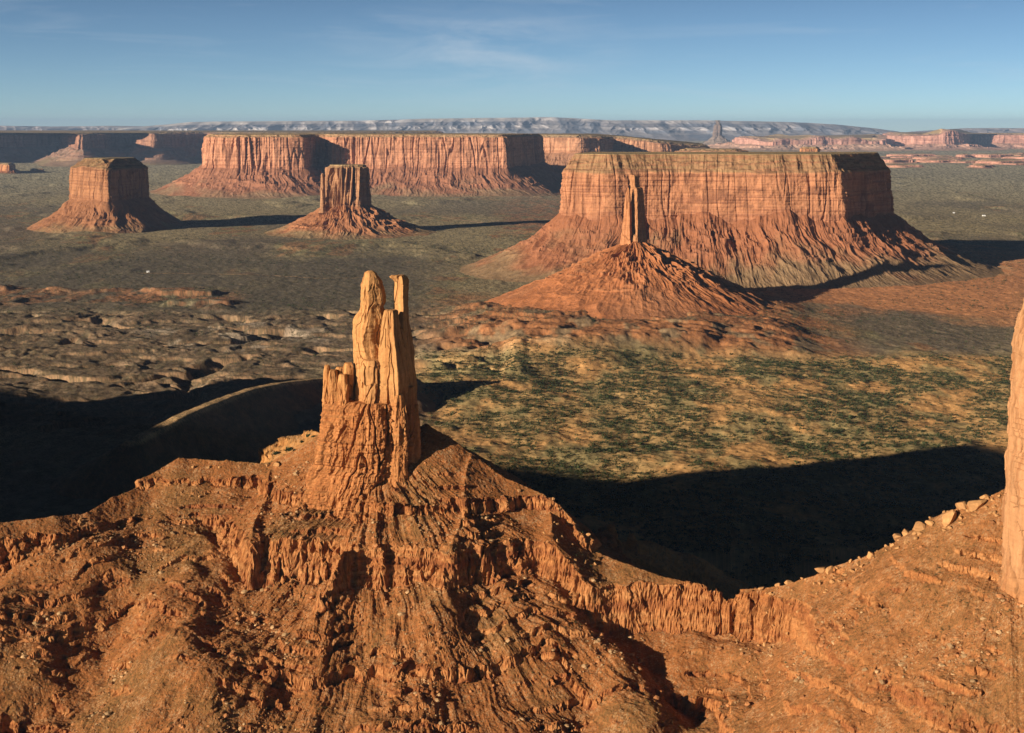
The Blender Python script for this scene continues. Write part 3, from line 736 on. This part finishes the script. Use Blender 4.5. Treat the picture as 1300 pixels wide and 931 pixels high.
escarp('escarpment', 'low blue grey hills on the horizon at the far left', [(-900, 163), (-300, 162), (0, 160), (60, 161), (130, 160), (200, 161), (330, 166), (420, 176)], 42000, -5, 13, pal=((.42, .38, .38), (.18, .17, .18), (.27, .22, .21)), cat='hills')
escarp('escarpment', 'low blue hills on the horizon at the far right', [(1120, 178), (1190, 166), (1230, 163), (1300, 163), (1500, 160), (1900, 165)], 46000, -5, 23, pal=((.42, .36, .34), (.2, .18, .18), (.30, .24, .22)), cat='hills')

# ------------------------------------------------------------------ the solitary spire on its cone
ss = mesa('rock_spire', 'solitary leaning red spire on a smooth cone in front of the right mesa', 'rock spire',
          OL((796, 2860), (806, 2845), (815, 2858), (817, 2880), (806, 2890), (797, 2880)), ztop=150, zrim=146, zcb=134, n=1500, talw=345, seed=1000, m=0.75, rows=(6, 20, 200), rnd=4, butt=2, flute=4, crackd=4,
          talvar=3, gully=8.5, capw=6, ccol=((.50, .25, .115), (.40, .18, .085)), tcol=(.38, .145, .058), gcol=(.34, .16, .08), green=0.12, talp=1.12)
column('needle', 2866, [(222, 801, 808), (223.5, 800, 811), (230, 800, 812), (237, 801, 812), (239, 801, 816), (250, 800, 818), (270, 800, 819), (295, 799, 820), (312, 797, 822)], 1.1, 120, parent=ss, mat=M_cliff, m=1.2, amp=0.45, nth=200, dz=1.0, angs=[-152, -48, 30, 110], col_hi=(.46, .22, .10), yoff=3)
column('shoulder', 2866, [(238, 796, 798), (246, 794, 800), (262, 792, 801), (282, 790, 802), (296, 788, 803), (312, 786, 806)], 1.1, 125, parent=ss, mat=M_cliff, m=1.2, amp=0.45, nth=160, dz=1.0, angs=[-120, -25, 60, 150], col_hi=(.47, .21, .095), yoff=-8)
# pillar beside the small butte
sbx = [o for o in C.objects if o.name.startswith('butte') and o.parent is None][1]
column('pillar', 4850, [(220, 408.5, 411), (224, 407.5, 412.5), (262, 407, 414), (272, 405, 416)], 1.2, 131, parent=sbx, mat=M_cliff, m=2, amp=0.5, nth=100, dz=1.5, facets=5, col_hi=(.40, .21, .11), yoff=-6)

# ------------------------------------------------------------------ boulders, scree
def rock_pts(r, sub=1):
    import bmesh
    bm = bmesh.new(); bmesh.ops.create_icosphere(bm, subdivisions=sub, radius=1)
    V = np.array([v.co[:] for v in bm.verts]); Fc = np.array([[v.index for v in f.verts] for f in bm.faces]); bm.free()
    return V, Fc
V1, F1 = rock_pts(1, 1); V3, F3 = rock_pts(1, 3)

def scree():
    n = 10000
    # angular stones
    u = rng.uniform(-0.40, 0.40, n*5); D = rng.uniform(600, 850, n*5)
    x = u*D; y = D
    z, cf, fd, gl, fn, Mx = ridge_h(x, y, True)
    m = fbm2(x/45, y/45, 3, 401)
    keep = (fd > 0.2) & (cf < 0.3) & (rng.random(n*5) < np.clip(0.02+2.4*m, 0.015, 1)*0.9)
    x, y, z = x[keep][:n], y[keep][:n], z[keep][:n]
    k = len(x)
    sz = 0.30*(1/np.maximum(0.02, rng.random(k)))**0.42; sz = np.minimum(sz, 2.1)
    J = 0.65+0.6*rng.random((k, len(V1), 1))
    V = V1[None]*J*sz[:, None, None]*np.array([1.2, 1.0, .75])
    V = V + np.stack([x, y, z+sz*0.25], 1)[:, None, :]
    Fc = (F1[None]+(np.arange(k)*len(V1))[:, None, None]).reshape(-1)
    hue = rng.random(k)
    cc = np.where((hue < 0.4)[:, None], np.array([.42, .26, .13]), np.array([.38, .165, .065]))*(0.7+0.6*rng.random(k))[:, None]
    col = np.repeat(cc, len(V1), 0)
    o = mesh_from('scree', V.reshape(-1, 3), Fc, 3, M_scree, col)
    tag(o, 'loose pale stones strewn over the slopes of the foreground ridge', 'scree', kind='stuff')
scree()

def boulder_mesh(i):
    r = np.random.default_rng(900+i)
    V = V3.copy()
    for _ in range(17):
        d = r.normal(size=3); d /= np.linalg.norm(d); lim = r.uniform(.38, .85)
        p = V@d; V = V - np.outer(np.maximum(0, p-lim), d)
    V = V*(1+0.05*fbm3(V[:, 0]*2+i, V[:, 1]*2, V[:, 2]*2, 3, i))[:, None]
    V *= np.array([1.15, 1.0, .8+.3*r.random()])
    me = bpy.data.meshes.new('boulder'); me.from_pydata(V.tolist(), [], F3.tolist())
    ca = me.color_attributes.new('Col', 'FLOAT_COLOR', 'POINT')
    c4 = np.ones((len(V), 4), F32); base_c = np.array([.52, .27, .11])*(0.8+.3*r.random())
    c4[:, :3] = base_c*(1+0.25*fbm2(V[:, 2]*6, V[:, 0], 3, i))[:, None]
    ca.data.foreach_set('color', c4.ravel()); me.materials.append(M_scree)
    return me
bms = [boulder_mesh(i) for i in range(8)]
big = [(948, 4.5), (965, 3), (985, 3.6), (1000, 3.2), (1043, 4.6), (1056, 3.4), (1104, 3.8), (1138, 6.2), (1150, 5), (1163, 4.2), (1178, 4), (1205, 6.8), (1222, 5.5), (1238, 6), (1252, 4.2)]
big_names = {948: 'blocky orange boulder at the lowest dip of the crest, nearest the saddle', 1043: 'pale pointed boulder half way up the crest towards the pillar',
             1138: 'large pale slab boulder at the crest bend below the topmost blocks', 1205: 'largest orange block of the topmost heap beside the pillar'}
def ridge_z(x, y): return float(ridge_h(np.array([x]), np.array([y]))[0])
cpx = [c_[0] for c_ in crest]; cD = [c_[2] for c_ in crest]
br = random.Random(9)
def put_boulder(px, dD, s, label, group):
    D = float(np.interp(px, cpx, cD))+dD; x = X_of(px, D)
    o = bpy.data.objects.new('boulder', bms[br.randrange(8)]); C.objects.link(o)
    o.location = (x, D, ridge_z(x, D)+s*0.35); o.scale = (s, s*br.uniform(.8, 1.1), s*br.uniform(.7, 1.1)); o.rotation_euler = (br.uniform(-.3, .3), br.uniform(-.3, .3), br.uniform(0, 6.28))
    tag(o, label, 'boulder', group)
for px, s in big:
    put_boulder(px+br.uniform(-4, 4), br.uniform(-7, 1), s*br.uniform(.55, .95), big_names.get(px, 'large orange boulder on the right-hand crest of the ridge'), None if px in big_names else 'large boulders on the right-hand crest')
for k in range(110):
    px = 930+340*br.random()**0.8
    put_boulder(px, br.uniform(-16, 4), br.uniform(.6, 1.7), 'small orange boulder in the rubble along the right-hand crest', 'small boulders in the rubble on the right-hand crest')
for k in range(36):
    px = br.choice([br.uniform(640, 770), br.uniform(80, 330)])
    put_boulder(px, br.uniform(-22, 2), br.uniform(.6, 1.6), 'small boulder lying along the ridge crest left of the saddle', 'small boulders along the crest left of the saddle')
put_boulder(352, -6, 3.2, 'angular boulder sitting on the flat shoulder left of the twin spires', None)
put_boulder(340, -3, 1.6, 'smaller boulder beside the angular one on the flat shoulder', None)

# ------------------------------------------------------------------ bushes
def bush_geo(k, nl=26, sq=0.75):
    """k bushes of nl leaf-clump triangles each, unit radius"""
    d = rng.normal(size=(k, nl, 3)); d /= np.linalg.norm(d, axis=2)[..., None]
    d[..., 2] = np.abs(d[..., 2])*sq
    r_ = 0.55+0.45*rng.random((k, nl, 1)); c0 = d*r_
    t = rng.normal(size=(k, nl, 3, 3))*0.26
    return c0[:, :, None, :]+t
def scrub():
    n = 260000
    py = rng.uniform(438, 800, n); D = D_ground(py)
    # uniform by area: weight by D^3 of image rows
    keep = rng.random(n) < (D/2400)**3*1.0
    D = D[keep]; u = rng.uniform(-0.13, 0.42, len(D)); x = u*D; y = D
    px = CX+FP*u; py = CY+H*FP/D
    m = fbm2(x/130, y/190, 4, 55); m2_ = fbm2(x/35, y/40, 3, 56)
    prob = np.clip(0.60-2.8*np.maximum(0, m-0.0)+0.8*m2_, 0.06, 1)*box(px+30*m, 535, 1500, 20)*sst(py+8*m, 446, 460)
    k = rng.random(len(x)) < prob
    x, y = x[k], y[k]
    # second population: sparse dark bushes on the plains further out
    n2_ = 60000
    D2 = D_ground(rng.uniform(300, 470, n2_)); u2 = rng.uniform(-0.42, 0.42, n2_); kk2 = rng.random(n2_) < (D2/4600)**3*1.4
    x2, y2 = (u2*D2)[kk2], D2[kk2]
    mm = fbm2(x2/200, y2/300, 4, 57); k2 = rng.random(len(x2)) < np.clip(0.25+1.2*mm, 0, 1)
    x = np.concatenate([x, x2[k2]]); y = np.concatenate([y, y2[k2]])
    z = ground(x, y)
    k = len(x); s = rng.uniform(0.9, 2.6, k)*(0.8+0.6*rng.random(k))
    G = bush_geo(k, 16)*s[:, None, None, None]
    V = G+np.stack([x, y, z+0.1*s], 1)[:, None, None, :]
    V = V.reshape(-1, 3)
    o = mesh_from('desert_scrub', V, np.arange(len(V)), 3, M_bush)
    tag(o, 'dark green scrub bushes covering the sandy valley floor', 'scrub', kind='stuff')
    n_ = 26000
    y = rng.uniform(600, 860, n_); x = rng.uniform(-0.4, 0.4, n_)*y
    zz_, cf, fd, gl, fn, Mx = ridge_h(x, y, True)
    kp = (cf < 0.3) & (rng.random(n_) < np.clip(0.35+1.5*fbm2(x/40, y/40, 3, 59), 0, 1)*0.8)
    x, y, zz_ = x[kp], y[kp], zz_[kp]
    G = bush_geo(len(x), 7)*rng.uniform(.35, .95, len(x))[:, None, None, None]
    V = (G+np.stack([x, y, zz_], 1)[:, None, None, :]).reshape(-1, 3)
    o = mesh_from('desert_tufts', V, np.arange(len(V)), 3, M_bush)
    tag(o, 'small dull green tufts dotted over the slopes of the foreground ridge', 'tufts', kind='stuff')
    print('scrub', k)
scrub()
# bushes one can count, on the lit sand beside the twin spires
def one_bush():
    V = bush_geo(1, 160)[0].reshape(-1, 3)
    me = bpy.data.meshes.new('shrub'); me.from_pydata(V.tolist(), [], [(3*i, 3*i+1, 3*i+2) for i in range(len(V)//3)]); me.materials.append(M_bush); return me
sh = [one_bush() for _ in range(4)]
SHRUBS = [(368, 873, 2.6), (352, 880, 2.2), (384, 878, 1.6), (375, 866, 1.5), (392, 884, 1.7), (362, 866, 1.3), (398, 872, 1.3), (346, 866, 1.2), (388, 862, 1.1)]
for i, (px, D, s) in enumerate(SHRUBS):
    o = bpy.data.objects.new('shrub', sh[i % 4]); C.objects.link(o); x = X_of(px, D)
    o.location = (x, D, ridge_z(x, D)); o.scale = (s, s, s*.8); o.rotation_euler = (0, 0, i)
    if i == 0: tag(o, 'largest dark green shrub on the bright sand left of the twin spires', 'shrub')
    else: tag(o, 'small green shrub on the bright sand slope left of the twin spires', 'shrub', 'small shrubs on the bright sand slope')

# ------------------------------------------------------------------ tiny houses on the plain
def house(px, py, w, d, h, label):
    D = D_ground(py); x = X_of(px, D); z = float(ground(np.array([x]), np.array([D]))[0])
    e = empty('house', (x, D, z)); tag(e, label, 'house')
    def bx(name, x0, x1, y0, y1, z0, z1, m, par):
        V = [(a, b, c_) for c_ in (z0, z1) for a, b in ((x0, y0), (x1, y0), (x1, y1), (x0, y1))]
        Fq = [(3, 2, 1, 0), (4, 5, 6, 7), (0, 1, 5, 4), (1, 2, 6, 5), (2, 3, 7, 6), (3, 0, 4, 7)]
        me = bpy.data.meshes.new(name); me.from_pydata(V, [], Fq); me.materials.append(m); o = bpy.data.objects.new(name, me); C.objects.link(o); o.parent = par; return o
    wl = bx('wall', -w/2, w/2, -d/2, d/2, -1, h, M_white, e)
    V = [(-w/2-.4, -d/2-.4, h+.003), (w/2+.4, -d/2-.4, h+.003), (w/2+.4, d/2+.4, h+.003), (-w/2-.4, d/2+.4, h+.003), (-w/2-.4, 0, h+1.8), (w/2+.4, 0, h+1.8)]
    me = bpy.data.meshes.new('roof'); me.from_pydata(V, [], [(0, 1, 5, 4), (2, 3, 4, 5), (1, 2, 5), (3, 0, 4), (3, 2, 1, 0)]); me.materials.append(M_roof)
    o = bpy.data.objects.new('roof', me); C.objects.link(o); o.parent = e
    bx('door', w*.1, w*.1+1, -d/2-.06, -d/2-.003, 0, 2.1, M_door, e)
    bx('window', -w*.3, -w*.3+1.2, -d/2-.06, -d/2-.003, 1, 2.1, M_door, e)
house(188, 345, 7, 5, 3, 'tiny white house alone on the dark plain at left')
house(1249, 275, 12, 8, 4, 'tiny white house on the far plain right of the big mesa')
house(1211, 271, 7, 6, 3.5, 'smallest white house on the far plain, left of the other one')

# dirt tracks
def track(pts, w, name='dirt_track'):
    P = np.array([(X_of(a, D_ground(b)), D_ground(b)) for a, b in pts]); t = np.linspace(0, 1, len(P)); tt = np.linspace(0, 1, 300)
    x = np.interp(tt, t, P[:, 0]); y = np.interp(tt, t, P[:, 1]); x = np.convolve(np.pad(x, 15, 'edge'), np.ones(31)/31, 'valid'); y = np.convolve(np.pad(y, 15, 'edge'), np.ones(31)/31, 'valid')
    dx = np.gradient(x); dy = np.gradient(y); l = np.hypot(dx, dy); nx, ny = -dy/l, dx/l
    k = np.linspace(-w/2, w/2, 5)[:, None]; Xr = x+nx*k; Yr = y+ny*k
    Zr = ground(Xr, Yr)+1.1
    o = grid_mesh(name, Xr, Yr, Zr, M_road, flip=True); tag(o, kind='structure')
track([(170, 346), (260, 347), (340, 350), (400, 354), (470, 353)], 6)
track([(560, 276), (600, 282), (660, 288), (700, 290)], 14)

# ------------------------------------------------------------------ air
def haze():
    m = bpy.data.materials.new('haze_air'); m.use_nodes = True; nt = m.node_tree
    for n_ in list(nt.nodes): nt.nodes.remove(n_)
    out = nt.nodes.new('ShaderNodeOutputMaterial'); v = nt.nodes.new('ShaderNodeVolumePrincipled')
    v.inputs['Color'].default_value = (0.42, 0.62, 1.0, 1); v.inputs['Density'].default_value = HAZE
    v.inputs['Anisotropy'].default_value = 0.0
    nt.links.new(v.outputs[0], out.inputs['Volume'])
    me = bpy.data.meshes.new('haze')
    x0, x1, y0, y1, z0, z1 = -95000, 95000, -1500, 72000, -40, 680
    V = [(a, b, c_) for c_ in (z0, z1) for a, b in ((x0, y0), (x1, y0), (x1, y1), (x0, y1))]
    me.from_pydata(V, [], [(3, 2, 1, 0), (4, 5, 6, 7), (0, 1, 5, 4), (1, 2, 6, 5), (2, 3, 7, 6), (3, 0, 4, 7)]); me.materials.append(m)
    o = bpy.data.objects.new('haze', me); C.objects.link(o)
    tag(o, 'thin blue air between the camera and the far mesas', 'haze', kind='stuff')
HAZE = 1.45e-5
haze()

# ------------------------------------------------------------------ sky, sun, camera
sc = bpy.context.scene
w = bpy.data.worlds.new('World'); sc.world = w; w.use_nodes = True
nt = w.node_tree; N = nt.nodes; L = nt.links
bg = N['Background']; bg.inputs['Strength'].default_value = 0.05
sky = N.new('ShaderNodeTexSky'); sky.sky_type = 'NISHITA'; sky.sun_disc = False
sky.sun_elevation = SUN_EL; sky.sun_rotation = math.atan2(-math.cos(SUN_AZ), -math.sin(SUN_AZ))
sky.altitude = 1800; sky.air_density = 1.0; sky.dust_density = 0.3; sky.ozone_density = 2.5
tc = N.new('ShaderNodeTexCoord')
# thin cirrus: noise over direction, streaked along the horizon
vm = N.new('ShaderNodeMapping'); vm.inputs['Scale'].default_value = (1, 1, 1.7); vm.inputs['Location'].default_value = (0, 0, 0.03)
L.new(tc.outputs['Generated'], vm.inputs['Vector']); L.new(vm.outputs[0], sky.inputs['Vector'])
tn = N.new('ShaderNodeVectorMath'); tn.operation = 'MULTIPLY'; tn.inputs[1].default_value = (0.93, 1.02, 1.08); L.new(sky.outputs[0], tn.inputs[0])
sx = N.new('ShaderNodeSeparateXYZ'); L.new(tc.outputs['Generated'], sx.inputs[0])
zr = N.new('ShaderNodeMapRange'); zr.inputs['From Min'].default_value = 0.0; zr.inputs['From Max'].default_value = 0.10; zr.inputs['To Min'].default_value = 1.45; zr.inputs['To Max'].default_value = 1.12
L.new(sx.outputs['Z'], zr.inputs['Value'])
tg = N.new('ShaderNodeVectorMath'); tg.operation = 'SCALE'; L.new(tn.outputs[0], tg.inputs[0]); z2 = N.new('ShaderNodeMapRange'); z2.interpolation_type = 'SMOOTHSTEP'; z2.inputs['From Min'].default_value = 0.07; z2.inputs['From Max'].default_value = 0.24; z2.inputs['To Min'].default_value = 1.0; z2.inputs['To Max'].default_value = 0.06  # sky dimmed above the horizon band to cut fill light in the shadows
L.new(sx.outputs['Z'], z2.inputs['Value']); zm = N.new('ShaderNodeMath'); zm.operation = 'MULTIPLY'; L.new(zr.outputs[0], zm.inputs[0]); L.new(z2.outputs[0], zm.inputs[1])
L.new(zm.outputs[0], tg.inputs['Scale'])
mp = N.new('ShaderNodeMapping'); mp.inputs['Scale'].default_value = (6, 6, 60); mp.inputs['Location'].default_value = (1.3, 0.2, 0.4)
L.new(tc.outputs['Generated'], mp.inputs['Vector'])
cn = N.new('ShaderNodeTexNoise'); cn.inputs['Scale'].default_value = 1.0; cn.inputs['Detail'].default_value = 7; cn.inputs['Roughness'].default_value = 0.6; cn.inputs['Distortion'].default_value = 0.6
L.new(mp.outputs[0], cn.inputs['Vector'])
cr_ = N.new('ShaderNodeMapRange'); cr_.inputs['From Min'].default_value = 0.54; cr_.inputs['From Max'].default_value = 0.85; cr_.inputs['To Max'].default_value = 0.22
L.new(cn.outputs['Fac'], cr_.inputs['Value'])
# one soft cloud bank a few degrees above the horizon, north of the viewpoint
cm = N.new('ShaderNodeMapping'); cm.inputs['Scale'].default_value = (7.5, 0, 24); cm.inputs['Location'].default_value = (0.20, 0, -1.22)
L.new(tc.outputs['Generated'], cm.inputs['Vector'])
gt = N.new('ShaderNodeTexGradient'); gt.gradient_type = 'SPHERICAL'; L.new(cm.outputs[0], gt.inputs['Vector'])
c2 = N.new('ShaderNodeTexNoise'); c2.inputs['Scale'].default_value = 1.3; c2.inputs['Detail'].default_value = 8; c2.inputs['Roughness'].default_value = 0.6; c2.inputs['Distortion'].default_value = 0.8
m3 = N.new('ShaderNodeMapping'); m3.inputs['Scale'].default_value = (9, 9, 40); m3.inputs['Location'].default_value = (3.3, 0.2, 0.9); L.new(tc.outputs['Generated'], m3.inputs['Vector']); L.new(m3.outputs[0], c2.inputs['Vector'])
cr2 = N.new('ShaderNodeMapRange'); cr2.inputs['From Min'].default_value = 0.38; cr2.inputs['From Max'].default_value = 0.72; cr2.inputs['To Max'].default_value = 0.5; L.new(c2.outputs['Fac'], cr2.inputs['Value'])
mm_ = N.new('ShaderNodeMath'); mm_.operation = 'MULTIPLY'; L.new(gt.outputs['Fac'], mm_.inputs[0]); L.new(cr2.outputs[0], mm_.inputs[1])
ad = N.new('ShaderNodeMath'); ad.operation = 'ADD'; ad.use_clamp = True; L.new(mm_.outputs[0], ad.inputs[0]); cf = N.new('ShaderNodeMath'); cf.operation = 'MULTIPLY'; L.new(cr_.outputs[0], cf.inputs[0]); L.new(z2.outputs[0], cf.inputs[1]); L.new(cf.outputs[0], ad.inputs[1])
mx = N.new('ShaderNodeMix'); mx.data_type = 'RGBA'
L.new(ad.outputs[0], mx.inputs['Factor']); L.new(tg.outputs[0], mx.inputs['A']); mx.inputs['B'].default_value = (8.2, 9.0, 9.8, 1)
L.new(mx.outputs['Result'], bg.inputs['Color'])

sd = bpy.data.lights.new('sun', 'SUN'); sd.energy = 5.0; sd.angle = math.radians(0.5); sd.color = (1.0, 0.86, 0.68)
so = bpy.data.objects.new('sun', sd); C.objects.link(so)
from mathutils import Vector
dv = Vector((math.cos(SUN_AZ)*math.cos(SUN_EL), math.sin(SUN_AZ)*math.cos(SUN_EL), -math.sin(SUN_EL)))
so.rotation_euler = dv.to_track_quat('-Z', 'Y').to_euler(); so.location = (-300, -200, 900)

cd = bpy.data.cameras.new('camera'); cam = bpy.data.objects.new('camera', cd); C.objects.link(cam)
cam.location = (0, 0, H); cam.rotation_euler = (math.radians(90), 0, 0)
cd.sensor_width = 36; cd.lens = 36*FP/1300; cd.shift_y = -(465.5-CY)/1300
cd.clip_start = 1; cd.clip_end = 200000
sc.camera = cam
sc.render.engine = 'CYCLES'; sc.cycles.diffuse_bounces = 1; sc.cycles.volume_bounces = 0; sc.cycles.max_bounces = 4
sc.view_settings.view_transform = 'Standard'; sc.view_settings.look = 'None'; sc.view_settings.exposure = 0.62; sc.view_settings.gamma = 1
